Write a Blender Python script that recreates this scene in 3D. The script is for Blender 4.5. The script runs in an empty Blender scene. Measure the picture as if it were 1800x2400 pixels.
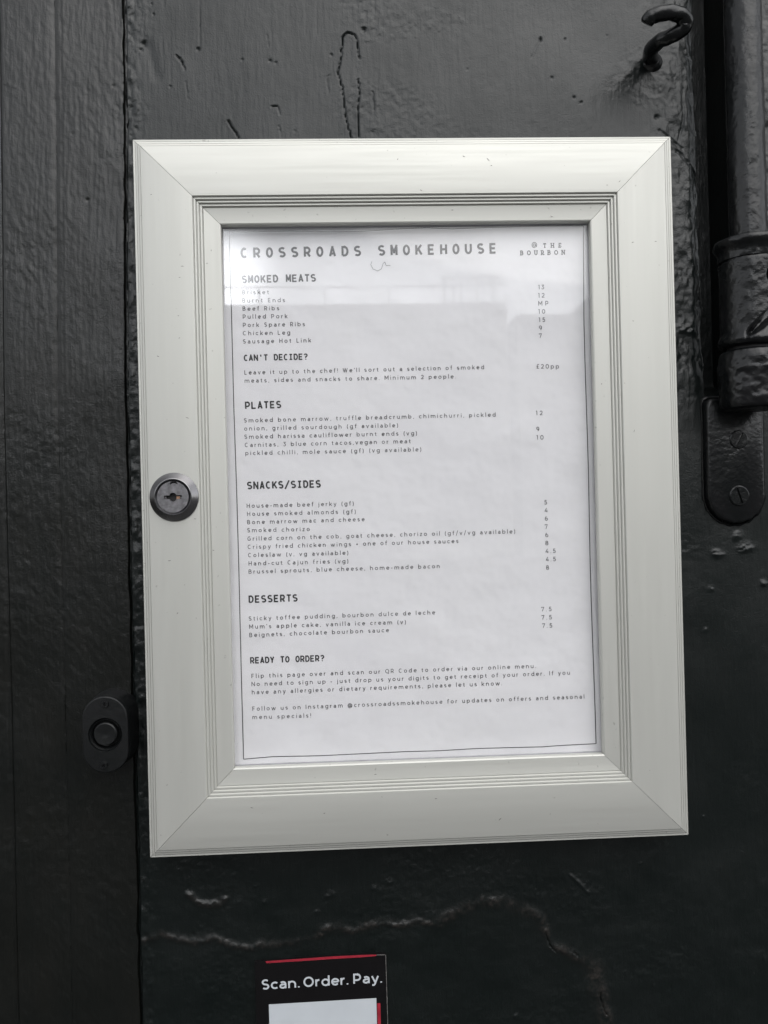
import bpy, math, random
import numpy as np
from mathutils import Vector, Matrix
from mathutils.geometry import tessellate_polygon

sc = bpy.context.scene
COL = sc.collection
R = math.radians

# ------------------------------------------------------------------ camera
ZC = 1.55                                   # height of the middle of the case above the pavement
CAM = np.array([-0.03506, -0.43861, ZC - 0.0119])
PA, YA, RA = 0.00224, -0.04054, 0.02503
FPX = 1851.07
ca, sa, cb, sb, cc, s_c = math.cos(PA), math.sin(PA), math.cos(YA), math.sin(YA), math.cos(RA), math.sin(RA)
RM = np.array([[cb, -sb, 0], [sb, cb, 0], [0, 0, 1]]) @ np.array([[1, 0, 0], [0, ca, -sa], [0, sa, ca]]) @ np.array([[cc, 0, s_c], [0, 1, 0], [-s_c, 0, cc]])
cd = bpy.data.cameras.new('camera'); cam = bpy.data.objects.new('camera', cd); COL.objects.link(cam)
cd.sensor_fit = 'HORIZONTAL'; cd.sensor_width = 36.0; cd.lens = 36.0 * FPX / 1800.0
cd.clip_start = 0.01; cd.clip_end = 3000
rt, fw, up = RM[:, 0], RM[:, 1], RM[:, 2]
cam.matrix_world = Matrix(((rt[0], up[0], -fw[0], CAM[0]), (rt[1], up[1], -fw[1], CAM[1]), (rt[2], up[2], -fw[2], CAM[2]), (0, 0, 0, 1)))
sc.camera = cam

def P(sx, sy, y):
    """where the sight line through photo point (sx, sy) meets the upright plane at depth y"""
    d = RM @ np.array([(sx - 900) / FPX, 1.0, -(sy - 1200) / FPX])
    t = (y - CAM[1]) / d[1]
    p = CAM + t * d
    return Vector((p[0], y, p[2]))

# ------------------------------------------------------------------ world and sun (overcast day)
SUN_EL, SUN_AZ = R(50), R(157)              # azimuth from +Y towards +X
SKY_STRENGTH = 0.115
w = bpy.data.worlds.new('World'); sc.world = w; w.use_nodes = True
nt = w.node_tree; nt.nodes.clear()
def N(tree, t, **k):
    n = tree.nodes.new(t)
    for a, b in k.items(): setattr(n, a, b)
    return n
sky = N(nt, 'ShaderNodeTexSky', sky_type='NISHITA', sun_disc=False, sun_elevation=SUN_EL, sun_rotation=SUN_AZ)
hs = N(nt, 'ShaderNodeHueSaturation'); hs.inputs['Saturation'].default_value = 0.12; hs.inputs['Value'].default_value = 1.0
tc = N(nt, 'ShaderNodeTexCoord')
cn = N(nt, 'ShaderNodeTexNoise'); cn.inputs['Scale'].default_value = 3.2; cn.inputs['Detail'].default_value = 5; cn.inputs['Roughness'].default_value = 0.5
mp = N(nt, 'ShaderNodeMapping'); mp.inputs['Scale'].default_value = (1, 1, 2.2); mp.inputs['Location'].default_value = (0.35, 0.2, 0.6)
cr = N(nt, 'ShaderNodeMapRange'); cr.inputs[1].default_value = 0.3; cr.inputs[2].default_value = 0.7; cr.inputs[3].default_value = 0.8; cr.inputs[4].default_value = 1.3
# the bright break in the cloud low over the roofs opposite (seen mirrored in the glass)
gap = N(nt, 'ShaderNodeVectorMath', operation='DISTANCE')
az0, el0 = R(-10.5), R(16.5)
gap.inputs[1].default_value = (math.sin(az0) * math.cos(el0), -math.cos(az0) * math.cos(el0), math.sin(el0))
nrm = N(nt, 'ShaderNodeVectorMath', operation='NORMALIZE')
gr = N(nt, 'ShaderNodeMapRange', interpolation_type='SMOOTHERSTEP'); gr.inputs[1].default_value = 0.12; gr.inputs[2].default_value = 0.0; gr.inputs[3].default_value = 0.0; gr.inputs[4].default_value = 4.8
gm = N(nt, 'ShaderNodeMath', operation='MULTIPLY')
add = N(nt, 'ShaderNodeMath', operation='ADD')
mul = N(nt, 'ShaderNodeVectorMath', operation='SCALE')
bg = N(nt, 'ShaderNodeBackground'); bg.inputs['Strength'].default_value = SKY_STRENGTH
wo = N(nt, 'ShaderNodeOutputWorld')
L = nt.links.new
L(sky.outputs[0], hs.inputs['Color']); L(tc.outputs['Generated'], mp.inputs[0]); L(mp.outputs[0], cn.inputs['Vector'])
L(cn.outputs[0], cr.inputs[0]); L(tc.outputs['Generated'], nrm.inputs[0]); L(nrm.outputs[0], gap.inputs[0]); L(gap.outputs['Value'], gr.inputs[0])
L(gr.outputs[0], gm.inputs[0]); L(cr.outputs[0], gm.inputs[1]); L(gm.outputs[0], add.inputs[0]); L(cr.outputs[0], add.inputs[1])
L(hs.outputs[0], mul.inputs[0]); L(add.outputs[0], mul.inputs['Scale']); L(mul.outputs[0], bg.inputs['Color']); L(bg.outputs[0], wo.inputs[0])
sl = bpy.data.lights.new('sun', 'SUN'); sl.energy = 0.5; sl.angle = R(70); sl.color = (1, 0.97, 0.93)
so = bpy.data.objects.new('sun', sl); COL.objects.link(so)
sdir = Vector((math.sin(SUN_AZ) * math.cos(SUN_EL), math.cos(SUN_AZ) * math.cos(SUN_EL), math.sin(SUN_EL)))
so.rotation_euler = sdir.to_track_quat('Z', 'Y').to_euler(); so.location = sdir * 5 + Vector((0, 0, ZC))
sc.view_settings.view_transform = 'Standard'; sc.view_settings.look = 'None'
sc.view_settings.exposure = 1.23; sc.view_settings.gamma = 1

# ------------------------------------------------------------------ helpers
class MB:
    def __init__(s): s.v = []; s.f = []
    def add(s, vs, fs):
        o = len(s.v); s.v += [tuple(p) for p in vs]; s.f += [tuple(i + o for i in f) for f in fs]; return s
    def build(s, name, mat, parent=None, smooth=True, ang=35, loc=None):
        me = bpy.data.meshes.new(name)
        off = Vector(loc) if loc is not None else (parent['_loc'] if False else Vector((0, 0, 0)))
        me.from_pydata([(a - off[0], b - off[1], c - off[2]) for a, b, c in s.v], [], s.f)
        me.update()
        return link(name, me, mat, parent, smooth, ang, loc)
def link(name, me, mat, parent=None, smooth=True, ang=35, loc=None):
    if smooth:
        me.shade_smooth()
        if ang: me.set_sharp_from_angle(angle=R(ang))
    o = bpy.data.objects.new(name, me); COL.objects.link(o)
    if mat: me.materials.append(mat)
    if loc is not None: o.location = loc
    if parent is not None:
        o.parent = parent; o.matrix_parent_inverse = Matrix.Translation(parent_loc(parent)).inverted()
    return o
def parent_loc(p):
    l = Vector(p.location)
    while p.parent is not None:
        p = p.parent
        # children are built in world coordinates with an inverse, so only the local part adds
    return l
def thing(name, label, cat, loc, group=None):
    o = bpy.data.objects.new(name, None); COL.objects.link(o); o.location = loc; o.empty_display_size = 0.02
    o['label'] = label; o['category'] = cat
    if group: o['group'] = group
    return o

def box(mb, x0, x1, y0, y1, z0, z1):
    v = [(x, y, z) for x in (x0, x1) for y in (y0, y1) for z in (z0, z1)]
    mb.add(v, [(0, 1, 3, 2), (4, 6, 7, 5), (0, 4, 5, 1), (2, 3, 7, 6), (0, 2, 6, 4), (1, 5, 7, 3)]); return mb
def lathe(mb, c, prof, n=64, axis='y'):
    """prof: (radius, position along axis); axis y = facing the viewer, z = upright"""
    vs = []; fs = []
    for r, h in prof:
        for k in range(n):
            a = 2 * math.pi * k / n
            if axis == 'y': vs.append((c[0] + r * math.cos(a), c[1] + h, c[2] + r * math.sin(a)))
            else: vs.append((c[0] + r * math.cos(a), c[1] + r * math.sin(a), c[2] + h))
    m = len(prof)
    for i in range(m - 1):
        for k in range(n):
            a, b = i * n + k, i * n + (k + 1) % n
            fs.append((a, b, b + n, a + n))
    if prof[0][0] > 1e-6: fs.append(tuple(range(n))[::-1])
    if prof[-1][0] > 1e-6: fs.append(tuple((m - 1) * n + k for k in range(n)))
    mb.add(vs, fs); return mb
def pill(cx, cz, wd, ht, n=20, top=True):
    r = wd / 2; pts = []
    for k in range(n + 1):
        a = math.pi * k / n
        pts.append((cx + r * math.cos(a), cz + (ht / 2 - r) + r * math.sin(a))) if top else None
    if not top: pts += [(cx + r, cz + ht / 2 - .004), (cx + r - .0012, cz + ht / 2 - .0012), (cx + r - .004, cz + ht / 2), (cx - r + .004, cz + ht / 2), (cx - r + .0012, cz + ht / 2 - .0012), (cx - r, cz + ht / 2 - .004)]
    for k in range(n + 1):
        a = math.pi + math.pi * k / n
        pts.append((cx + r * math.cos(a), cz - (ht / 2 - r) + r * math.sin(a)))
    return pts
def loft(mb, rings, ys, cap=True):
    n = len(rings[0]); vs = []; fs = []
    for rg, y in zip(rings, ys): vs += [(a, y, b) for a, b in rg]
    for i in range(len(rings) - 1):
        for k in range(n):
            a, b = i * n + k, i * n + (k + 1) % n
            fs.append((a, b, b + n, a + n))
    if cap: fs.append(tuple((len(rings) - 1) * n + k for k in range(n)))
    mb.add(vs, fs); return mb
def holed(mb, outer, holes, y):
    """a flat face at depth y with holes in it"""
    loops = [[Vector((a, b, 0)) for a, b in outer]] + [[Vector((a, b, 0)) for a, b in h] for h in holes]
    tri = tessellate_polygon(loops); pts = [p for l in loops for p in l]
    mb.add([(p.x, y, p.y) for p in pts], [tuple(t) for t in tri]); return mb
def circ(cx, cz, r, n=48): return [(cx + r * math.cos(2 * math.pi * k / n), cz + r * math.sin(2 * math.pi * k / n)) for k in range(n)]

# value noise on arrays
def vnoise(x, z, sx, sz, seed):
    rs = np.random.RandomState(seed); T = 256
    t = rs.rand(T, T).astype(np.float32) * 2 - 1
    u = x / sx + 1000.3; v = z / sz + 1000.7
    iu = np.floor(u).astype(int); iv = np.floor(v).astype(int)
    fu = u - iu; fv = v - iv
    fu = fu * fu * (3 - 2 * fu); fv = fv * fv * (3 - 2 * fv)
    a = t[iu % T, iv % T]; b = t[(iu + 1) % T, iv % T]; c = t[iu % T, (iv + 1) % T]; d = t[(iu + 1) % T, (iv + 1) % T]
    return (a * (1 - fu) + b * fu) * (1 - fv) + (c * (1 - fu) + d * fu) * fv
def fbm(x, z, sx, sz, seed, o=3):
    s = 0; a = 1
    for k in range(o): s = s + a * vnoise(x, z, sx / 2 ** k, sz / 2 ** k, seed + k * 7); a *= 0.5
    return s
def sstep(e0, e1, x):
    t = np.clip((x - e0) / (e1 - e0), 0, 1); return t * t * (3 - 2 * t)
def pdist(x, z, pts):
    """distance to a polyline"""
    d = np.full(x.shape, 1e9)
    for (ax, az), (bx, bz) in zip(pts[:-1], pts[1:]):
        vx, vz = bx - ax, bz - az; l2 = vx * vx + vz * vz + 1e-12
        t = np.clip(((x - ax) * vx + (z - az) * vz) / l2, 0, 1)
        d = np.minimum(d, np.hypot(x - ax - t * vx, z - az - t * vz))
    return d

# ------------------------------------------------------------------ materials
def mat(name):
    m = bpy.data.materials.new(name); m.use_nodes = True; t = m.node_tree
    return m, t, t.nodes['Principled BSDF']
def noise_node(t, scale, detail=3, stretch=(1, 1, 1), coord='Object', rough=0.5):
    tcn = N(t, 'ShaderNodeTexCoord'); m = N(t, 'ShaderNodeMapping'); m.inputs['Scale'].default_value = stretch
    n = N(t, 'ShaderNodeTexNoise'); n.inputs['Scale'].default_value = scale; n.inputs['Detail'].default_value = detail; n.inputs['Roughness'].default_value = rough
    t.links.new(tcn.outputs[coord], m.inputs[0]); t.links.new(m.outputs[0], n.inputs['Vector']); return n
def ramp(t, src, a, b, lo=0.3, hi=0.7):
    r = N(t, 'ShaderNodeValToRGB'); r.color_ramp.elements[0].position = lo; r.color_ramp.elements[1].position = hi
    r.color_ramp.elements[0].color = (*a, 1); r.color_ramp.elements[1].color = (*b, 1)
    t.links.new(src, r.inputs[0]); return r
def rng(t, src, a, b, lo=0.3, hi=0.7):
    r = N(t, 'ShaderNodeMapRange'); r.inputs[1].default_value = lo; r.inputs[2].default_value = hi; r.inputs[3].default_value = a; r.inputs[4].default_value = b
    t.links.new(src, r.inputs[0]); return r
def bump(t, src, strength, dist, prev=None):
    b = N(t, 'ShaderNodeBump'); b.inputs['Strength'].default_value = strength; b.inputs['Distance'].default_value = dist
    t.links.new(src, b.inputs['Height'])
    if prev: t.links.new(prev.outputs[0], b.inputs['Normal'])
    return b

def black_paint(name, c0, c1, r0, r1, grain=(1, 1, 0.12), gs=900, ga=0.00012, spec=0.5, attr=False):
    m, t, p = mat(name)
    n1 = noise_node(t, 45, 4, (1, 1, 0.5)); rp = ramp(t, n1.outputs[0], c0, c1)
    n2 = noise_node(t, 25, 4); rr = rng(t, n2.outputs[0], r0, r1)
    n3 = noise_node(t, gs, 3, grain); b1 = bump(t, n3.outputs[0], 1.0, ga)
    n4 = noise_node(t, 260, 3); b2 = bump(t, n4.outputs[0], 0.6, 0.0002 if attr else 0.00035, b1)
    n5 = noise_node(t, 1150, 2); b2 = bump(t, n5.outputs[0], 1.0, 0.00013 if attr else 0.00005, b2)
    src = rp.outputs[0]
    if attr:
        at = N(t, 'ShaderNodeAttribute'); at.attribute_name = 'dirt'
        nz = noise_node(t, 420, 4, (1, 1, 1), rough=0.7); dr = ramp(t, nz.outputs[0], (0.012, 0.010, 0.009), (0.055, 0.047, 0.042), 0.4, 0.75)
        mx = N(t, 'ShaderNodeMix', data_type='RGBA'); t.links.new(at.outputs['Fac'], mx.inputs['Factor']); t.links.new(src, mx.inputs[6]); t.links.new(dr.outputs[0], mx.inputs[7]); src = mx.outputs[2]
        # specks of dust and paint nibs
        sp = noise_node(t, 700, 1, (1, 1, 1)); sr = rng(t, sp.outputs[0], 0.0, 0.6, 0.80, 0.86)
        mx2 = N(t, 'ShaderNodeMix', data_type='RGBA'); t.links.new(sr.outputs[0], mx2.inputs['Factor']); t.links.new(src, mx2.inputs[6]); mx2.inputs[7].default_value = (0.06, 0.06, 0.055, 1); src = mx2.outputs[2]
    t.links.new(src, p.inputs['Base Color']); t.links.new(rr.outputs[0], p.inputs['Roughness']); t.links.new(b2.outputs[0], p.inputs['Normal'])
    p.inputs['Specular IOR Level'].default_value = spec
    return m
M = {}
M['wall'] = black_paint('wall_paint', (0.0018, 0.0040, 0.0037), (0.0038, 0.0058, 0.0055), 0.28, 0.40, attr=True, spec=0.46)
M['plank'] = black_paint('plank_paint', (0.0024, 0.0034, 0.0028), (0.0050, 0.0053, 0.0042), 0.28, 0.38, attr=True, spec=0.50)
M['iron'] = black_paint('iron_paint', (0.0035, 0.0046, 0.0048), (0.007, 0.007, 0.0078), 0.19, 0.32, (1, 1, 1), 300, 0.0003, spec=0.40)
M['bell'] = black_paint('bell_paint', (0.0034, 0.0042, 0.0044), (0.0055, 0.0056, 0.0062), 0.38, 0.46, (1, 1, 1), 500, 0.00008, spec=0.42)

def alu(name, stretch):
    m, t, p = mat(name)
    n1 = noise_node(t, 60, 4, stretch); rp = ramp(t, n1.outputs[0], (0.525, 0.525, 0.490), (0.555, 0.555, 0.520))
    n2 = noise_node(t, 500, 3, stretch); rr = rng(t, n2.outputs[0], 0.45, 0.55)
    n0 = noise_node(t, 330, 2, (1, 1, 1)); sr = rng(t, n0.outputs[0], 0.0, 0.5, 0.715, 0.76)
    mx = N(t, 'ShaderNodeMix', data_type='RGBA'); t.links.new(sr.outputs[0], mx.inputs['Factor']); t.links.new(rp.outputs[0], mx.inputs[6]); mx.inputs[7].default_value = (0.25, 0.24, 0.22, 1)
    b = bump(t, n2.outputs[0], 0.35, 0.00003)
    t.links.new(mx.outputs[2], p.inputs['Base Color']); t.links.new(rr.outputs[0], p.inputs['Roughness']); t.links.new(b.outputs[0], p.inputs['Normal'])
    p.inputs['Metallic'].default_value = 0.48
    return m
M['alu_h'] = alu('anodised_rail_across', (0.03, 1, 1)); M['alu_v'] = alu('anodised_rail_upright', (1, 1, 0.03))

def plain(name, col, rough, metal=0, spec=0.5, ns=120, var=0.12, bmp=0.0):
    m, t, p = mat(name); n = noise_node(t, ns, 4)
    rp = ramp(t, n.outputs[0], tuple(c * (1 - var) for c in col), tuple(min(1, c * (1 + var)) for c in col))
    t.links.new(rp.outputs[0], p.inputs['Base Color']); p.inputs['Roughness'].default_value = rough; p.inputs['Metallic'].default_value = metal
    p.inputs['Specular IOR Level'].default_value = spec
    if bmp: t.links.new(bump(t, n.outputs[0], 0.7, bmp).outputs[0], p.inputs['Normal'])
    return m
M['body'] = plain('case_body_aluminium', (0.30, 0.30, 0.30), 0.5, 0.6)
M['seal'] = plain('grey_rubber', (0.35, 0.35, 0.37), 0.7)
M['chrome'] = plain('turned_metal', (0.24, 0.235, 0.24), 0.24, 1.0, ns=60, var=0.06)
M['zinc'] = plain('worn_zinc', (0.23, 0.225, 0.235), 0.42, 1.0, ns=420, var=0.3, bmp=0.00012)
M['rim'] = plain('dark_rim_metal', (0.12, 0.12, 0.125), 0.3, 1.0, ns=500, var=0.3)
M['dark'] = plain('keyway_dark', (0.006, 0.006, 0.006), 0.6)
M['brass'] = plain('brass_pin', (0.5, 0.3, 0.2), 0.35, 1.0)
M['ink'] = plain('black_ink', (0.035, 0.035, 0.037), 0.6, spec=0.3, ns=900, var=0.3)
M['ink_grey'] = plain('grey_ink', (0.085, 0.085, 0.09), 0.6, spec=0.3, ns=900, var=0.35)
M['sticker'] = plain('sticker_black', (0.004, 0.0035, 0.004), 0.5, spec=0.2, ns=80)
M['white'] = plain('sticker_white', (0.50, 0.53, 0.56), 0.45, spec=0.3, ns=80, var=0.03)
M['edge'] = plain('sticker_paper_edge', (0.12, 0.115, 0.11), 0.6, ns=500, var=0.6)
M['red'] = plain('sticker_red', (0.30, 0.02, 0.035), 0.45, spec=0.3, ns=200, var=0.2)
M['pavement'] = plain('pavement_stone', (0.045, 0.045, 0.044), 0.85, ns=2)
M['render'] = plain('grey_render', (0.42, 0.415, 0.40), 0.9, ns=0.6)
M['rail'] = plain('rail_steel', (0.10, 0.10, 0.10), 0.6)

m, t, p = mat('menu_paper')
n = noise_node(t, 14, 3); rp = ramp(t, n.outputs[0], (0.80, 0.795, 0.815), (0.83, 0.825, 0.84)); t.links.new(rp.outputs[0], p.inputs['Base Color'])
n = noise_node(t, 28, 3); t.links.new(bump(t, n.outputs[0], 0.8, 0.0034).outputs[0], p.inputs['Normal']); p.inputs['Roughness'].default_value = 0.75; p.inputs['Specular IOR Level'].default_value = 0.25
M['paper'] = m
m, t, p = mat('glazing'); t.nodes.remove(p); out = t.nodes['Material Output']
tr = N(t, 'ShaderNodeBsdfTransparent'); gl = N(t, 'ShaderNodeBsdfGlossy'); fr = N(t, 'ShaderNodeFresnel'); mx = N(t, 'ShaderNodeMixShader')
ge = N(t, 'ShaderNodeNewGeometry'); ib = N(t, 'ShaderNodeMapRange'); ib.inputs[3].default_value = 1.57; ib.inputs[4].default_value = 1 / 1.57
t.links.new(ge.outputs['Backfacing'], ib.inputs[0]); t.links.new(ib.outputs[0], fr.inputs[0])   # thin sheet: same reflectance from both sides
tr.inputs[0].default_value = (0.985, 0.985, 0.985, 1)
n = noise_node(t, 30, 3); r1 = rng(t, n.outputs[0], 0.012, 0.05); t.links.new(r1.outputs[0], gl.inputs['Roughness'])
nb = noise_node(t, 6, 2); bb = bump(t, nb.outputs[0], 0.12, 0.0012); t.links.new(bb.outputs[0], gl.inputs['Normal'])
t.links.new(fr.outputs[0], mx.inputs[0]); t.links.new(tr.outputs[0], mx.inputs[1]); t.links.new(gl.outputs[0], mx.inputs[2]); t.links.new(mx.outputs[0], out.inputs[0])
M['glass'] = m

# ------------------------------------------------------------------ the setting: street behind the camera (mirrored in the glass and paint)
g = MB().add([(-300, -400, 0), (300, -400, 0), (300, 0.5, 0), (-300, 0.5, 0)], [(0, 1, 2, 3)]).build('pavement', M['pavement'], smooth=False); g['kind'] = 'structure'
BD = -26.0                                   # front face of the building across the street
bld = thing('building', 'flat roofed grey building across the street with rooftop railing, mirrored in the glass', 'building', (0, BD, 0))
mb = MB(); box(mb, -9.5, 5.4, BD - 12, BD, 0, 8.6); box(mb, -60, -9.6, BD - 12, BD + 0.4, 0, 8.45); box(mb, 5.5, 8.4, BD - 12, BD + 1, 0, 7.9); box(mb, 8.5, 60, BD - 14, BD + 0.5, 0, 9.0)
mb.build('wall', M['render'], bld, smooth=False)
mb = MB(); box(mb, -9.5, 5.3, BD - 0.04, BD + 0.02, 9.15, 9.19)
for k in range(7): box(mb, -9.4 + k * 2.15, -9.35 + k * 2.15, BD - 0.03, BD + 0.01, 8.602, 9.149)
for x in (3.3, 3.9, 4.5, 5.1): box(mb, x, x + .06, BD - 1.0, BD - .94, 8.602, 9.7)
box(mb, 3.2, 5.4, BD - 1.02, BD - .92, 9.702, 9.76)
mb.build('railing', M['rail'], bld, smooth=False)

# ------------------------------------------------------------------ painted wall: planks at the left, old filled panel, channel at the right
YW = 0.025
def W(sx, sy): p_ = P(sx, sy, YW); return (p_.x, p_.z)
def r1(x, y): return W(x * .5425, y * .5425)
def r2(x, y): return W(900 + x * .5425, y * .5425)
def r7(x, y): return W(250 + x * .5124, 1850 + y * .5124)
def r8(x, y): return W(900 + x * .5425, 1700 + y * .5425)
def r9(x, y): return W(1000 + x * .3014, 2050 + y * .3014)
def px(l, f): return [f(*q) for q in l]
XG = W(300, 1000)[0]                          # gap between planks and panel
XS = W(133, 900)[0]                           # seam between the two planks
XE = W(4, 900)[0]                             # outer seam
X0, X1 = W(1636, 450)[0], W(1786, 0)[0]       # channel
X0 = (W(1627, 0)[0] + W(1640, 600)[0]) / 2
ZCH = W(1650, 945)[1]
cracks = [(px([(1457,315),(1470,270),(1475,220),(1480,165),(1500,140),(1530,150),(1543,175),(1545,215),(1555,255)], r1), 1.0, .45),
    (px([(1460,318),(1478,380),(1485,430),(1492,510),(1505,550),(1518,600)], r1), .9, .4),
    (px([(1548,345),(1552,400),(1545,470),(1548,520),(1552,600)], r1), .8, .4),
    (px([(985,520),(1005,552),(1030,595)], r1), 1.1, .5), (px([(758,240),(785,268),(794,298)], r1), .9, .5),
    (px([(1172,460),(1200,457),(1212,497)], r1), .6, .4), (px([(1205,545),(1216,590)], r1), .5, .35), (px([(1610,400),(1616,475)], r1), .5, .6),
    (px([(1155,150),(1160,200)], r1), .3, .4), (px([(800,350),(810,430)], r1), .3, .4), (px([(1425,325),(1412,335),(1418,400)], r1), .3, .4),
    (px([(1270,650),(1330,720),(1390,800)], r2), .8, .8), (px([(1290,380),(1295,520),(1275,600)], r2), .5, .8), (px([(640,250),(660,200),(678,170)], r2), .3, .5),
    (px([(925,440),(935,490),(960,550),(1005,598)], r9), 1.0, .45), (px([(1145,608),(1172,632)], r9), .8, .5), (px([(1350,920),(1356,970),(1370,1020),(1397,1090)], r9), 1.0, .5),
    (px([(840,2),(850,110)], r9), .3, .3), (px([(1190,560),(1290,640)], r2), .6, .7)]
lines = [([r1(862, -400), r1(862, 213)], .45, .35), ([r1(1368, -400), r1(1368, 150)], .22, .5), ([r1(1617, -400), r1(1617, 90)], .2, .5)]
pits = [(r1(855, 213), 2.2, 1.0), (r1(1572, 130), 3.2, .9), (r1(1433, 238), 1.6, .9), (r1(1048, 255), 1.6, .9), (r1(648, 60), 1.8, .9), (r1(730, 373), 1.3, .7), (r1(600, 190), 4.0, .9), (r1(585, 215), 3, .7),
    (r1(637, 18), 1.6, .8), (r1(1275, 566), 1.2, .8), (r1(1165, 262), 2.6, .7), (r1(1190, 270), 1.8, .7), (r1(463, 370), 2.6, .5), (r1(357, 860), 2.3, .8), (r1(285, 575), 1.2, .6), (r1(525, 530), 4.5, .9),
    (r2(678, 170), 3.0, .9), (r2(820, 423), 1.7, .9), (r2(850, 445), 1.8, .9), (r2(1178, 505), 3.2, .9), (r2(963, 152), 1.2, .7), (r2(782, 168), 1.4, .9), (r2(725, 340), 2.0, .6), (r2(360, 300), 1.6, .5),
    (r2(1310, 240), 3.0, .6), (r8(1385, 395), 1.6, -.6), (r8(1165, 1120), 1.5, -.6)]
bumps_ = [(r7(1020, 485), 3.2, .9), (r7(965, 567), 2.0, .7), (r7(1240, 460), 3.4, .8), (r7(1290, 420), 3.0, .6), (r7(680, 435), 2, .5), (r7(725, 520), 2, .4), (r8(1105, 600), 1.2, .5), (r9(715, 1108), 2.2, .6),
    (W(1746, 1282), 4.5, 1.4), (W(1680, 1298), 4.0, 1.2), (W(1728, 1255), 3.0, 1.2), (W(1650, 700), 3, 1), (W(1610, 770), 5, 1.6), (W(1790, 1370), 3, 1.2), (W(1665, 1380), 2.4, .8), (W(1652, 1480), 1.6, .6)]
ridge = px([(150,695),(175,690),(250,655),(330,685),(420,690),(500,685),(600,715),(660,722),(700,700),(760,708),(850,695),(940,680),(1000,635),(1080,630),(1130,645),(1200,625),(1280,610),(1380,615),(1500,605),(1600,560)], r7) \
    + px([(50,378),(100,370),(200,310),(300,250),(450,205),(600,225),(750,270),(880,340),(935,450),(970,560),(1080,590),(1180,640),(1300,700),(1310,800),(1340,920),(1380,1040),(1420,1260),(1470,1500)], r9)
ridge_w = px([(200,310),(300,250),(450,205),(600,225),(750,270),(880,340)], r9)
ridge_v = px([(1290,690),(1310,800),(1340,920),(1380,1040),(1420,1260)], r9)
crescent = px([(380,480),(400,500),(430,522),(475,530),(515,522),(540,498)], r7)

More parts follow.
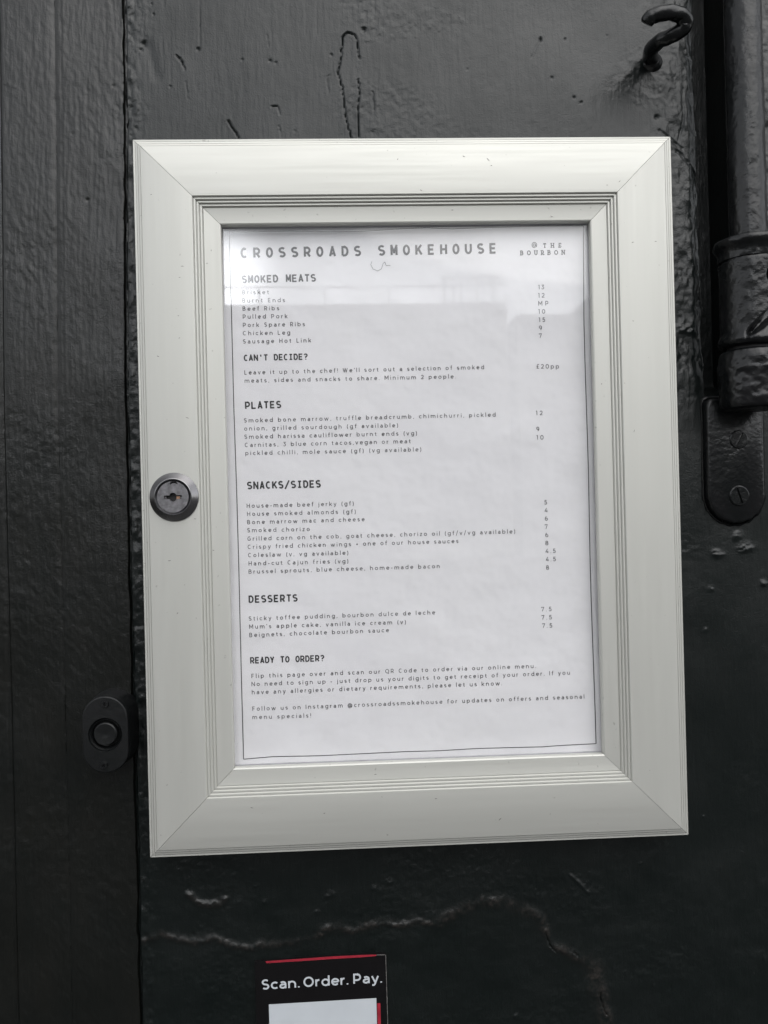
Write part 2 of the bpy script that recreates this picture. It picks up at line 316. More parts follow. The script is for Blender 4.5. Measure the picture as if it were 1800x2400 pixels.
def height(x, z, gapfill=False):
    """relief of the wall in metres, towards the viewer; and dirt mask"""
    jx = x + 0.0010 * fbm(x, z, .008, .012, 91, 2); jz = z + 0.0012 * fbm(x, z, .010, .008, 57, 2)
    jx2 = x + 0.0004 * vnoise(x, z, .002, .002, 5); jz2 = z + 0.0004 * vnoise(x, z, .002, .002, 6)
    plank = x < XG - .0008
    edge = sstep(X0 - .040, X0 - .010, x) * sstep(ZCH - .02, ZCH + .03, z)
    h = 0.0007 * fbm(x, z, .05, .07, 1, 2)
    grain = 0.00006 * fbm(x, z, .0016, .016, 11, 2) + 0.00004 * vnoise(x, z, .0009, .006, 15)
    lump = 0.00014 * fbm(x, z, .0045, .0040, 21, 3)
    rough = sstep(.15, .75, fbm(x, z, .05, .035, 31, 2) + 0.5 * np.exp(-((z - r1(0, 440)[1]) / .012) ** 2))
    h = h + np.where(plank, grain * 1.9, grain) + lump * (0.25 + 0.6 * rough)
    # brushed wrinkles that lean on the planks
    u = x * 0.82 + z * 0.55; v = -x * 0.55 + z * 0.82
    h = h + np.where(plank, 0.00012 * fbm(u, v, .0020, .0055, 41, 2) * (0.4 + 0.6 * sstep(-.1, .5, vnoise(x, z, .05, .08, 43))), 0)
    h = h + np.where(plank, 0, 0.00012 * fbm(x, z, .0020, .0020, 45, 2) * rough)
    # blistered strip beside the channel
    h = h + edge * (0.00055 * fbm(x, z, .007, .010, 51, 3) + 0.0003 * np.abs(vnoise(x, z, .003, .004, 53)))
    h = h + (~plank) * np.exp(-((x - XG - .003) / .0045) ** 2) * (.0006 * fbm(x, z, .004, .006, 63, 3))
    h = h + np.where(~plank, 0.00030 * fbm(x, z, .014, .012, 61, 3), 0) * (1 - sstep(ZC - .25, ZC - .18, z))
    # joints, cracks, pits, lumps
    for pts, dpt, wd in lines:
        h = h - dpt * .001 * np.exp(-(pdist(x, z, pts) / (wd * .001)) ** 2)
    for pts, dpt, wd in cracks:
        d = pdist(jx2, jz2, pts); h = h - dpt * .0013 * np.exp(-(d / (wd * .00085)) ** 2) + dpt * .00012 * np.exp(-(d / .0022) ** 2)
    for (a, b), r_, dpt in pits:
        d = np.hypot(jx2 - a, (jz2 - b)) / (r_ * .00036); h = h - dpt * .0011 * np.exp(-d ** 2)
    for (a, b), r_, dpt in bumps_:
        d = np.hypot((jx - a) * .8, (jz - b) * 1.2) / (r_ * .0007); h = h + dpt * .0008 * np.exp(-d ** 2) * (1 + .8 * vnoise(x, z, .0014, .0012, 77))
    d = pdist(jx, jz, ridge); wv = 1 + .9 * np.exp(-(pdist(x, z, ridge_w) / .006) ** 2) + 1.3 * np.exp(-(pdist(x, z, ridge_v) / .01) ** 2)
    crumb = 0.6 + 0.55 * vnoise(x, z, .0015, .0013, 71) + .3 * vnoise(x, z, .006, .004, 73)
    rd = np.exp(-(d / (.0021 * wv)) ** 2) * (.25 + .75 * sstep(-.5, .5, fbm(x, z, .011, .011, 79, 2))) * (x > XG) * (z < ZC - .205)
    h = h + rd * .0008 * (0.75 + 0.35 * crumb)
    h = h + .0010 * np.exp(-(pdist(jx, jz, crescent) / .0019) ** 2) * (1 + .5 * vnoise(x, z, .002, .0015, 78))
    h = h + .0006 * np.exp(-(pdist(x, z, px([(805, 648), (840, 678), (880, 722)], r8)) / .0009) ** 2)
    sc1 = pdist(x, z, px([(612, 190), (640, 260), (660, 330)], r1)); h = h - .0005 * np.exp(-(sc1 / .0035) ** 2)
    dirt = np.clip(rd * crumb * .75, 0, .85) + .35 * np.exp(-(pdist(x, z, crescent) / .0016) ** 2)
    if gapfill: h = h - .004 * (1 - sstep(XG - .0003, XG + .0006, x + .0002 * vnoise(x, z, .5, .012, 85)))
    # seam between the planks
    sw = 0.0003 * vnoise(x, z, .5, .02, 81)
    h = h - .00045 * np.exp(-((x - XS + sw) / .0013) ** 2) - .0002 * sstep(XS - .004, XS, x) * (x < XS + .004)
    h = h - .0016 * np.exp(-((x - XE) / .001) ** 2)
    # the channel: its near edge is ragged, its end closes above the screw plate
    ej = x + 0.0011 * fbm(x, z, .006, .010, 83, 3)
    ch = sstep(X0 + .0002, X0 + .0085, ej) * (1 - sstep(X1 - .003, X1 + .001, x)) * sstep(ZCH - .004, ZCH + .022, z)
    h = h * (1 - .8 * ch) - .07 * ch - .0035 * sstep(X0 - .006, X0 + .001, ej) * (1 - ch) * sstep(ZCH - .004, ZCH + .022, z)
    dirt = dirt + .25 * np.exp(-(pdist(x, z, [W(327, 2058)[:2], W(334, 2063)]) / .0006) ** 2)
    return h, np.clip(dirt, 0, 1)

def grid_axis(a, b, fa, fb, fine, coarse):
    out = []; v = a
    while v < b - 1e-9:
        out.append(v); v += fine if fa <= v < fb else coarse
    out.append(b); return np.array(out)
def panel(name, xa, xb, mat_, parent=None, fine=.00062, off=0.0, hole=None, ragged=False):
    xs = grid_axis(xa, xb, max(xa, -.275), min(xb, .27), fine, .01); zs = grid_axis(ZC - .75, ZC + .75, ZC - .335, ZC + .32, fine, .012)
    X, Z = np.meshgrid(xs, zs, indexing='ij'); h, d = height(X, Z, name == 'wall')
    if ragged: X = X.copy(); X[-1, :] += .0004 * vnoise(Z[-1], Z[-1] * 0, .009, 1, 5) - .0005 * sstep(.5, .9, vnoise(Z[-1], Z[-1] * 0, .015, 1, 9)); X[-2] = X[-1] - .0005; h[-1] -= .0008
    dev = X - XG; X = X + .0042 * sstep(ZC + .02, ZC + .30, Z) * np.exp(-(dev / np.where(dev > 0, .022, .10)) ** 2)   # the boards bow a little towards the top
    nx, nz = X.shape
    co = np.stack([X, YW - h - off, Z], -1).reshape(-1, 3)
    idx = np.arange(nx * nz).reshape(nx, nz)
    keep = np.ones((nx - 1, nz - 1), bool)
    if hole:
        keep = ~((X[:-1, :-1] > hole[0]) & (X[1:, 1:] < hole[1]) & (Z[:-1, :-1] > hole[2]) & (Z[1:, 1:] < hole[3]))
    q = np.stack([idx[:-1, :-1], idx[1:, :-1], idx[1:, 1:], idx[:-1, 1:]], -1)[keep]
    # skirts going back along the four borders so that the boards have thickness
    nv = len(co); border = np.concatenate([idx[:, 0], idx[-1, 1:], idx[::-1, -1][1:], idx[0, ::-1][1:-1]])
    back = co[border].copy(); back[:, 1] = YW + .12
    co = np.concatenate([co, back]); nb_ = len(border); k = np.arange(nb_); k2 = (k + 1) % nb_
    sk = np.stack([border[k2], border[k], nv + k, nv + k2], -1)
    q = np.concatenate([q, sk]); d = np.concatenate([d.reshape(-1), np.zeros(nb_)])
    me = bpy.data.meshes.new(name); me.vertices.add(len(co)); me.vertices.foreach_set('co', co.astype(np.float32).reshape(-1))
    me.loops.add(q.size); me.loops.foreach_set('vertex_index', q.astype(np.int32).reshape(-1))
    me.polygons.add(len(q)); me.polygons.foreach_set('loop_start', np.arange(0, q.size, 4, dtype=np.int32)); me.update(calc_edges=True)
    at = me.attributes.new('dirt', 'FLOAT', 'POINT'); at.data.foreach_set('value', d.astype(np.float32))
    return link(name, me, mat_, parent, True, 70)
wall = panel('wall', XG - .0034, .75, M['wall'], hole=(-.135, .135, ZC - .18, ZC + .18)); wall['kind'] = 'structure'
panel('plank', XS, XG - .0015, M['plank'], wall, off=-.0008, ragged=True)
panel('plank', -.75, XS - .0001, M['plank'], wall, off=-.0008)
# solid backing behind the gaps so that they read as joints, not slits
bk = MB(); box(bk, -.75, .75, YW + .122, YW + .16, 0.0, 3.4); bk.build('backing', M['wall'], wall, smooth=False)

# ------------------------------------------------------------------ the display case
CW, CH = .302, .39646
case = thing('display_case', 'lockable silver aluminium display case with a printed menu behind its glass', 'display case', (0, YW, ZC))
prof = [(0, .0165), (0, .0026), (.0002, .0022)]
for u, d in ((.00125, .0022), (.00275, .0014), (.00425, .0006)):          # three fluted lines along the outer edge
    prof += [(u, d), (u + .00003, d + .0004), (u + .00030, d + .0004), (u + .00042, d - .00055)]
prof += [(.0049, 0), (.0318, 0)]
for k in range(4):                                                         # four stepped flutes towards the inner slope
    u = .0321 + k * .0016; d = .0009 * k
    prof += [(u, d + .00005), (u + .00048, d + .0009), (u + .00052, d + .0014), (u + .00078, d + .0014), (u + .00082, d + .0009)]
prof += [(.0383, .0037), (.0461, .0041), (.0467, .0044), (.04695, .0049), (.04700, .0077), (.040, .0165)]
g_ = .00012
def rail(side):
    mb = MB(); n = len(prof); vs = []
    for e in (0, 1):
        for u, d in prof:
            if side in 'tb':
                x = (-CW / 2 + u + g_) if e == 0 else (CW / 2 - u - g_); z = CH / 2 - u if side == 't' else -CH / 2 + u
            else:
                z = (-CH / 2 + u + g_) if e == 0 else (CH / 2 - u - g_); x = CW / 2 - u if side == 'r' else -CW / 2 + u
            vs.append((x, d, ZC + z))
    fs = [(i, (i + 1) % n, n + (i + 1) % n, n + i) for i in range(n)] + [tuple(range(n)), tuple(range(2 * n - 1, n - 1, -1))]
    mb.add(vs, fs)
    o = mb.build('frame_rail', M['alu_h'] if side in 'tb' else M['alu_v'], case, True, 20)
    import bmesh
    b = bmesh.new(); b.from_mesh(o.data); bmesh.ops.recalc_face_normals(b, faces=b.faces); b.to_mesh(o.data); b.free(); o.data.set_sharp_from_angle(angle=R(20))
    return o
for s, lb in zip('tblr', ('top frame rail, brightly lit', 'bottom frame rail, greyer', 'left frame rail with the lock', 'right frame rail')): rail(s)['label'] = lb
mb = MB(); i_ = .0035; th = .012
box(mb, -CW/2 + i_, CW/2 - i_, .017, .034, ZC + CH/2 - i_ - th, ZC + CH/2 - i_); box(mb, -CW/2 + i_, CW/2 - i_, .017, .034, ZC - CH/2 + i_, ZC - CH/2 + i_ + th)
box(mb, -CW/2 + i_, -CW/2 + i_ + th, .0171, .0339, ZC - CH/2 + i_ + th, ZC + CH/2 - i_ - th); box(mb, CW/2 - i_ - th, CW/2 - i_, .0171, .0339, ZC - CH/2 + i_ + th, ZC + CH/2 - i_ - th)
box(mb, -CW/2 + .012, CW/2 - .012, .0225, .0245, ZC - CH/2 + .012, ZC + CH/2 - .012)
mb.build('case_body', M['body'], case, smooth=False)
ow, oh = CW / 2 - .0472, CH / 2 - .0472
mb = MB(); box(mb, -ow - .006, ow + .006, .0080, .0096, ZC - oh - .006, ZC + oh + .006); mb.build('glass_pane', M['glass'], case, smooth=False)
mb = MB()
for a in ((-ow - .008, ow + .008, ZC + oh + .0008, ZC + oh + .006), (-ow - .008, ow + .008, ZC - oh - .006, ZC - oh - .0008)): box(mb, a[0], a[1], .0100, .0122, a[2], a[3])
for a in ((-ow - .006, -ow - .0014), (ow + .0014, ow + .006)): box(mb, a[0], a[1], .0101, .0121, ZC - oh - .0007, ZC + oh + .0007)
mb.build('seal', M['seal'], case, smooth=False)
# lock
lc = P(408.5, 1165, 0.0); lc2 = (lc.x, 0.0, lc.z)
lk = lathe(MB(), lc2, [(.01325, .0004), (.01345, -.0002), (.01335, -.0006), (.0102, -.0036), (.0099, -.0037)], 96)
lock = MB(); lock.v = lk.v; lock.f = lk.f[:-2]; lock = lock.build('lock', M['chrome'], case, True, 25)
mb = lathe(MB(), lc2, [(.00995, -.0030), (.0099, -.0037), (.0096, -.0037), (.0091, -.0030), (.0089, -.0027), (.0087, -.0018)], 80); mb.f = mb.f[:-2]; mb.build('lock_rim', M['rim'], lock, True, 30)
cx, cz = lc.x - .0002, lc.z
slot = []
def arc2(x, z, r, a0, a1, n): return [(x + r * math.cos(R(a0 + (a1 - a0) * k / n)), z + r * math.sin(R(a0 + (a1 - a0) * k / n))) for k in range(n + 1)]
slot = [(cx - .0049, cz + .0009), (cx - .0019, cz + .0009)] + arc2(cx, cz + .0004, .00195, 165, 15, 8) + [(cx + .0019, cz + .0009), (cx + .0049, cz + .0009), (cx + .0049, cz - .0011), (cx + .0019, cz - .0011)] + arc2(cx, cz - .0006, .00195, -15, -165, 8) + [(cx - .0019, cz - .0011), (cx - .0049, cz - .0011)]
no = arc2(cx + .0006, cz + .0063, .0024, 30, 150, 6) + arc2(cx + .0006, cz + .0052, .0024, 150, 30, 6)
mb = holed(MB(), circ(cx, cz, .0086, 72), [slot[::-1], no[::-1]], -.0026); loft(mb, [circ(cx, cz, .0089, 72), circ(cx, cz, .0086, 72)], [-.0018, -.0026], cap=False)
loft(mb, [slot, slot], [-.0026, -.0002], cap=False); loft(mb, [no, no], [-.0026, -.0012], cap=False)
mb.build('lock_face', M['zinc'], lock, True, 30)
mb = MB(); loft(mb, [circ(cx, cz, .0085, 32)], [-.0003], cap=True); mb.build('keyway', M['dark'], lock, smooth=False)
mb = MB(); box(mb, cx + .0016, cx + .0034, -.0010, -.0004, cz - .0010, cz + .0004); mb.build('tumbler', M['brass'], lock, smooth=False)
mb = MB(); box(mb, cx - .0048, cx - .0036, -.0018, -.0004, cz - .0010, cz + .0003); box(mb, cx + .0038, cx + .0048, -.0018, -.0004, cz - .0010, cz + .0002); mb.build('keyway_cheek', M['chrome'], lock, smooth=False)

# small scuffs and knocks on the metal
M['scuff'] = plain('scuff_grey', (0.13, 0.125, 0.115), 0.7, ns=900, var=0.5)
rs = random.Random(4)
def scuff(a, b, ln, an, y, wpx=1.6):
    c = P(a, b, y); l = ln * .000238; an = R(an); pts = []
    for k in range(5):
        t_1 = k / 4 - .5; pts.append((c.x + l * t_1 * math.cos(an) + rs.uniform(-1, 1) * .00012, c.z + l * t_1 * math.sin(an) + rs.uniform(-1, 1) * .00012))
    w_ = wpx * .000238; v = []
    for k, (x, z) in enumerate(pts):
        h_ = w_ * (.15 + .85 * math.sin(math.pi * k / 4)) / 2; v += [(x - h_ * math.sin(an), y, z + h_ * math.cos(an)), (x + h_ * math.sin(an), y, z - h_ * math.cos(an))]
    MB().add(v, [(2 * k, 2 * k + 1, 2 * k + 3, 2 * k + 2) for k in range(4)]).build('scuff', M['scuff'], case, smooth=False)
for a, b, ln, an in ((354, 456, 3, 0), (427, 624, 7, -10), (418, 740, 4, 20), (370, 835, 6, -25), (420, 792, 4, 60), (439, 979, 8, -20), (421, 650, 4, 0), (1483, 568, 5, 0), (1537, 566, 5, 0), (1484, 752, 4, 0), (1087, 366, 6, -20),
                     (1144, 374, 9, -50), (1152, 388, 4, 20), (932, 373, 4, 70), (987, 446, 6, -40), (1452, 425, 6, 40), (1486, 1010, 7, 70), (457, 1216, 6, 5), (371, 1206, 4, 50), (397, 1314, 7, 0), (416, 1437, 5, 50), (590, 1893, 7, -20), (760, 1906, 5, 10),
                     (1172, 1920, 9, 40), (1022, 1872, 6, 0), (1290, 1330, 0, 0)):
    if ln: scuff(a, b, ln, an, -.00008)
for a, b, ln, an in ((495, 587, 4, 80), (485, 617, 5, 10), (1060, 492, 6, 5), (1293, 507, 6, -30), (1410, 900, 4, 40), (500, 1290, 4, 0), (880, 1815, 6, 10)): scuff(a, b, ln, an, .0036)

# ------------------------------------------------------------------ menu sheet and its print
YP = .0130
sheet = thing('menu_sheet', 'white printed menu sheet listing smoked meats, plates, snacks and desserts behind the glass', 'menu', (0, YP, ZC))
def sag(x, z):
    # slow waves of the sheet, small towards the viewer
    return 0.0006 * math.sin(x * 31 + 1.0) * math.cos(z * 17) + 0.0004 * math.sin(z * 43 + x * 9) + .0009 * math.exp(-((z - oh) / .02) ** 2) * math.sin(x * 24 + .6)
mb = MB(); nx, nz = 60, 90
hw, hh = .1060, .1535
vs = []
for i in range(nx + 1):
    for k in range(nz + 1):
        x = -hw + 2 * hw * i / nx; z = -hh + 2 * hh * k / nz
        vs.append((x, YP - sag(x, z), ZC + z))
fs = [(i * (nz + 1) + k, (i + 1) * (nz + 1) + k, (i + 1) * (nz + 1) + k + 1, i * (nz + 1) + k + 1) for i in range(nx) for k in range(nz)]
mb.add(vs, fs).build('paper', M['paper'], sheet, True, 0)

# ---- a stroke alphabet. Body letters: geometric sans; headings: bold fixed-width; logo: slab serif
def ar(cx, cy, rx, ry, a0, a1, n=10): return [(cx + rx * math.cos(R(a0 + (a1 - a0) * k / n)), cy + ry * math.sin(R(a0 + (a1 - a0) * k / n))) for k in range(n + 1)]
XH = .70
b_ = .06; t_ = XH - .05; cy_ = (b_ + t_) / 2; ry_ = (t_ - b_) / 2
def S_(x0, x1, y0, y1):
    cx_ = (x0 + x1) / 2; rx = (x1 - x0) / 2; q = (y1 - y0) / 4
    return [ar(cx_, y1 - q, rx, q, 35, 235, 9) + ar(cx_, y0 + q, rx, q, 55, -145, 9)]
bowl = ar(.35, cy_, .29, ry_, 0, 360, 20)
LOW = {
 'a': (.70, [bowl, [(.64, t_ + .05), (.64, 0)]]), 'b': (.72, [[(.06, 0), (.06, 1.04)], ar(.36, cy_, .29, ry_, 0, 360, 20)]),
 'c': (.58, [ar(.35, cy_, .29, ry_, 48, 312, 15)]), 'd': (.70, [bowl, [(.64, 1.04), (.64, 0)]]),
 'e': (.66, [[(.07, cy_ + .01), (.63, cy_ + .01)], ar(.35, cy_, .285, ry_, 0, 318, 17)]),
 'f': (.38, [ar(.36, .82, .20, .17, 80, 180, 6) + [(.16, 0)], [(.0, t_ - .02), (.36, t_ - .02)]]),
 'g': (.70, [bowl, [(.64, t_ + .05), (.64, .0)] + ar(.36, -.02, .28, .22, 0, -150, 8)]),
 'h': (.68, [[(.06, 0), (.06, 1.04)], ar(.33, .38, .27, .27, 175, 0, 9) + [(.60, 0)]]),
 'i': (.12, [[(.06, 0), (.06, t_ + .05)], [(.06, .88), (.06, .99)]]), 'j': (.2, [[(.12, t_ + .05), (.12, -.05)] + ar(-.04, -.06, .16, .16, 0, -100, 5), [(.12, .88), (.12, .99)]]),
 'k': (.60, [[(.06, 0), (.06, 1.04)], [(.54, t_ + .05), (.10, .25)], [(.24, .38), (.57, 0)]]), 'l': (.12, [[(.06, 0), (.06, 1.04)]]),
 'm': (1.08, [[(.06, 0), (.06, t_ + .05)], ar(.30, .40, .24, .25, 175, 0, 8) + [(.54, 0)], ar(.78, .40, .24, .25, 175, 0, 8) + [(1.02, 0)]]),
 'n': (.68, [[(.06, 0), (.06, t_ + .05)], ar(.33, .38, .27, .27, 175, 0, 9) + [(.60, 0)]]), 'o': (.70, [bowl]),
 'p': (.72, [[(.06, -.26), (.06, t_ + .05)], ar(.36, cy_, .29, ry_, 0, 360, 20)]), 'q': (.70, [bowl, [(.64, t_ + .05), (.64, -.26)]]),
 'r': (.38, [[(.06, 0), (.06, t_ + .05)], ar(.36, .36, .30, .29, 175, 92, 6)]), 's': (.52, S_(.06, .46, b_, t_)),
 't': (.40, [[(.16, .88), (.16, .22)] + ar(.32, .22, .16, .17, 180, 285, 6), [(0, t_ - .02), (.36, t_ - .02)]]),
 'u': (.66, [[(.06, t_ + .05), (.06, .32)] + ar(.32, .32, .26, .27, 180, 360, 9), [(.58, t_ + .05), (.58, 0)]]),
 'v': (.60, [[(.03, t_ + .05), (.30, .02), (.57, t_ + .05)]]), 'w': (.96, [[(.03, t_ + .05), (.26, .02), (.48, t_), (.70, .02), (.93, t_ + .05)]]),
 'x': (.56, [[(.04, t_ + .05), (.52, 0)], [(.52, t_ + .05), (.04, 0)]]), 'y': (.60, [[(.03, t_ + .05), (.31, .04)], [(.57, t_ + .05), (.27, -.12), (.18, -.22), (.04, -.20)]]),
 'z': (.52, [[(.04, t_), (.46, t_), (.05, b_), (.49, b_)]]),
 '.': (.12, [[(.06, 0), (.06, .12)]]), ',': (.12, [[(.07, .12), (.03, -.08)]]), "'": (.12, [[(.06, .98), (.06, .74)]]), '!': (.12, [[(.06, 1.0), (.06, .30)], [(.06, .12), (.06, 0)]]),
 '(': (.26, [ar(.52, .40, .42, .72, 130, 230, 8)]), ')': (.26, [ar(-.26, .40, .42, .72, -50, 50, 8)]), '/': (.42, [[(.02, -.14), (.40, 1.08)]]), '+': (.46, [[(.02, .38), (.44, .38)], [(.23, .17), (.23, .59)]]),
 '-': (.36, [[(.02, .36), (.34, .36)]]), '@': (1.06, [ar(.53, .36, .47, .50, -60, 290, 24), ar(.50, .36, .22, .24, 0, 360, 14), [(.74, .60), (.74, .20), (.84, .13), (.95, .22)]]),
 '£': (.62, [ar(.40, .72, .20, .23, 30, 180, 8) + [(.20, .06)], [(.04, .06), (.60, .06)], [(.04, .46), (.50, .46)]]),
 '0': (.74, [ar(.37, .5, .31, .45, 0, 360, 20)]), '1': (.34, [[(.02, .94), (.25, .94), (.25, 0)]]), '2': (.62, [ar(.30, .67, .25, .27, 160, -35, 9) + [(.05, .06), (.60, .06)]]),
 '3': (.62, [[(.06, .94), (.54, .94), (.27, .58)] + ar(.28, .32, .27, .26, 80, -145, 9)]), '4': (.70, [[(.46, .98), (.05, .26), (.66, .26)], [(.50, .52), (.50, 0)]]),
 '5': (.62, [[(.54, .94), (.16, .94), (.12, .56)] + ar(.28, .33, .28, .27, 100, -150, 10)]), '6': (.66, [ar(.34, .32, .27, .27, 0, 360, 16), ar(.42, .36, .36, .58, 95, 195, 9)]),
 '7': (.62, [[(.05, .76), (.05, .94), (.56, .94), (.20, 0)]]), '8': (.66, [ar(.33, .70, .23, .24, 0, 360, 14), ar(.33, .29, .28, .25, 0, 360, 14)]), '9': (.66, [ar(.32, .66, .27, .28, 0, 360, 16), ar(.24, .62, .36, .56, -85, 12, 9)]),
}
def cap(ch, w, serif=False):
    """capital drawn in a box of centreline width w"""
    l, r = .06, .06 + w; m_ = (l + r) / 2; T, B = .94, .06
    g = {
     'A': [[(l, 0), (m_, T + .02), (r, 0)], [(l + w * .17, .28), (r - w * .17, .28)]],
     'B': [[(l, B), (l, T)], [(l, T), (l + w * .52, T)] + ar(l + w * .52, .73, w * .36, .21, 90, -90, 7) + [(l, .52)], [(l + w * .55, .52)] + ar(l + w * .55, .29, w * .45, .23, 90, -90, 8) + [(l, B)]],
     'C': [ar(m_, .5, w * .5, .44, 50, 310, 16)], 'D': [[(l, B), (l, T), (l + w * .42, T)] + ar(l + w * .42, .5, w * .58, .44, 90, -90, 12) + [(l, B)]],
     'E': [[(r, T), (l, T), (l, B), (r, B)], [(l, .5), (l + w * .88, .5)]], 'F': [[(r, T), (l, T), (l, 0)], [(l, .48), (l + w * .88, .48)]],
     'G': [ar(m_, .5, w * .5, .44, 50, 320, 16) + [(r - .02, .46)], [(m_ + .05, .46), (r, .46)]], 'H': [[(l, 0), (l, 1)], [(r, 0), (r, 1)], [(l, .5), (r, .5)]],
     'I': [[(m_, 0), (m_, 1)]], 'K': [[(l, 0), (l, 1)], [(r, 1), (l + .04, .38)], [(l + w * .36, .62), (r + .02, 0)]], 'L': [[(l, 1), (l, B), (r, B)]],
     'M': [[(l, 0), (l, .96), (m_, .30), (r, .96), (r, 0)]], 'N': [[(l, 0), (l, .96), (r, .04), (r, 1)]], 'O': [ar(m_, .5, w * .5, .44, 0, 360, 22)],
     'P': [[(l, 0), (l, T), (l + w * .5, T)] + ar(l + w * .5, .65, w * .5, .29, 90, -90, 9) + [(l, .36)]],
     'Q': [ar(m_, .5, w * .5, .44, 0, 360, 22), [(m_ + .05, .12), (r, -.14)]],
     'R': [[(l, 0), (l, T), (l + w * .5, T)] + ar(l + w * .5, .67, w * .46, .27, 90, -90, 9) + [(l, .40)], [(l + w * .50, .40), (r, 0)]],
     'S': S_(l, r, B, T), 'T': [[(l - .04, T), (r + .04, T)], [(m_, T), (m_, 0)]], 'U': [[(l, 1), (l, .40)] + ar(m_, .40, w * .5, .34, 180, 360, 11) + [(r, 1)]],
     'W': [[(l, 1), (l + w * .26, .03), (m_, .96), (r - w * .26, .03), (r, 1)]], 'Y': [[(l, 1), (m_, .44), (r, 1)], [(m_, .46), (m_, 0)]],
     '?': [ar(m_, .72, w * .46, .22, 160, -60, 9) + [(m_, .46), (m_, .30)], [(m_, .14), (m_, 0)]], '/': [[(l - .03, -.12), (r + .03, 1.1)]], "'": [[(m_, 1), (m_, .66)]],
    }[ch]
    if serif:
        s = .19
        fe = {'H': [(l, 0), (l, 1), (r, 0), (r, 1)], 'T': [(m_, 0)], 'E': [(l, 0)], 'B': [(l, 0), (l, 1)], 'U': [(l, 1), (r, 1)], 'R': [(l, 0), (l, 1), (r, 0)], 'N': [(l, 0), (l, 1), (r, 1)], 'I': [(m_, 0), (m_, 1)]}.get(ch, [])
        g = g + [[(a - s, .045 if b == 0 else .955), (a + s, .045 if b == 0 else .955)] for a, b in fe]
        if ch in 'ET': g = g + [[(r, T), (r, .72)]] + ([[(r, B), (r, .28)]] if ch == 'E' else [[(l - .04, T), (l - .04, .72)]])
    return g
CAPW = dict(A=.72, B=.56, C=.66, D=.66, E=.48, F=.46, G=.68, H=.60, I=.0, K=.56, L=.44, M=.78, N=.64, O=.76, P=.54, Q=.76, R=.54, S=.50, T=.54, U=.58, W=1.0, Y=.60)
def glyph(ch, style):
    if style == 'mono':
        if ch == ' ': return .85, []
        wd = .52; gl = cap(ch, wd)
        if ch == 'I': gl = gl + [[(.10, .92), (.54, .92)], [(.10, .08), (.54, .08)]]
        return .80, [[(u + .09, v) for u, v in st] for st in gl]
    if style == 'slab':
        if ch == ' ': return .4, []
        if ch == '@': return LOW['@']
        return (CAPW[ch] * .9 + .12, cap(ch, CAPW[ch] * .9, True))
    if ch == ' ': return .30, []
    if ch == 'a':
        return .60, [ar(.29, .46, .23, .19, 140, 0, 7) + [(.52, 0)], [(.52, .40), (.26, .40)] + ar(.26, .23, .20, .17, 90, 270, 7) + [(.34, .06), (.52, .18)]]
    if ch in LOW: return LOW[ch]
    return CAPW[ch] + .12, cap(ch, CAPW[ch])

def stroke(mb, pts, wd, put, z, sx=1.0):
    """ribbon of width wd along pts (letter units); put maps letter units to the surface; sharp corners start a new ribbon"""
    cut = []
    for i in range(1, len(pts) - 1):
        a, b, c = pts[i - 1], pts[i], pts[i + 1]; d1 = (b[0] - a[0], b[1] - a[1]); d2 = (c[0] - b[0], c[1] - b[1])
        if d1[0] * d2[0] + d1[1] * d2[1] < .45 * math.hypot(*d1) * math.hypot(*d2): cut.append(i)
    if cut:
        for j, (i0, i1) in enumerate(zip([0] + cut, cut + [len(pts) - 1])):
            seg = list(pts[i0:i1 + 1])
            def ext(p_, q_, k):
                l = math.hypot(p_[0] - q_[0], p_[1] - q_[1]) or 1e-9; return (p_[0] + (p_[0] - q_[0]) / l * k, p_[1] + (p_[1] - q_[1]) / l * k)
            if i0 in cut: seg[0] = ext(seg[0], seg[1], wd * .42)
            if i1 in cut: seg[-1] = ext(seg[-1], seg[-2], wd * .42)
            stroke1(mb, seg, wd, put, z + j * .0000012)
    else: stroke1(mb, pts, wd, put, z)
def stroke1(mb, pts, wd, put, z):
    n = len(pts); closed = n > 3 and abs(pts[0][0] - pts[-1][0]) + abs(pts[0][1] - pts[-1][1]) < 1e-6
    if closed: pts = pts[:-1]; n -= 1
    L_, R_ = [], []
    for i in range(n):
        a = pts[i - 1] if (i > 0 or closed) else None; b = pts[i]; c = pts[(i + 1) % n] if (i < n - 1 or closed) else None
        d1 = (b[0] - a[0], b[1] - a[1]) if a else None; d2 = (c[0] - b[0], c[1] - b[1]) if c else None
        if d1 is None: d1 = d2
        if d2 is None: d2 = d1
        l1 = math.hypot(*d1) or 1e-9; l2 = math.hypot(*d2) or 1e-9
        n1 = (-d1[1] / l1, d1[0] / l1); n2 = (-d2[1] / l2, d2[0] / l2)
        m_ = (n1[0] + n2[0], n1[1] + n2[1]); ml = math.hypot(*m_) or 1e-9; m_ = (m_[0] / ml, m_[1] / ml)
        k = min(1.6, 1 / max(.3, m_[0] * n1[0] + m_[1] * n1[1])) * wd / 2
        L_.append(put(b[0] + m_[0] * k, b[1] + m_[1] * k, z)); R_.append(put(b[0] - m_[0] * k, b[1] - m_[1] * k, z))
    m2 = n if closed else n - 1
    mb.add(L_ + R_, [(i, (i + 1) % n, n + (i + 1) % n, n + i) for i in range(m2)])

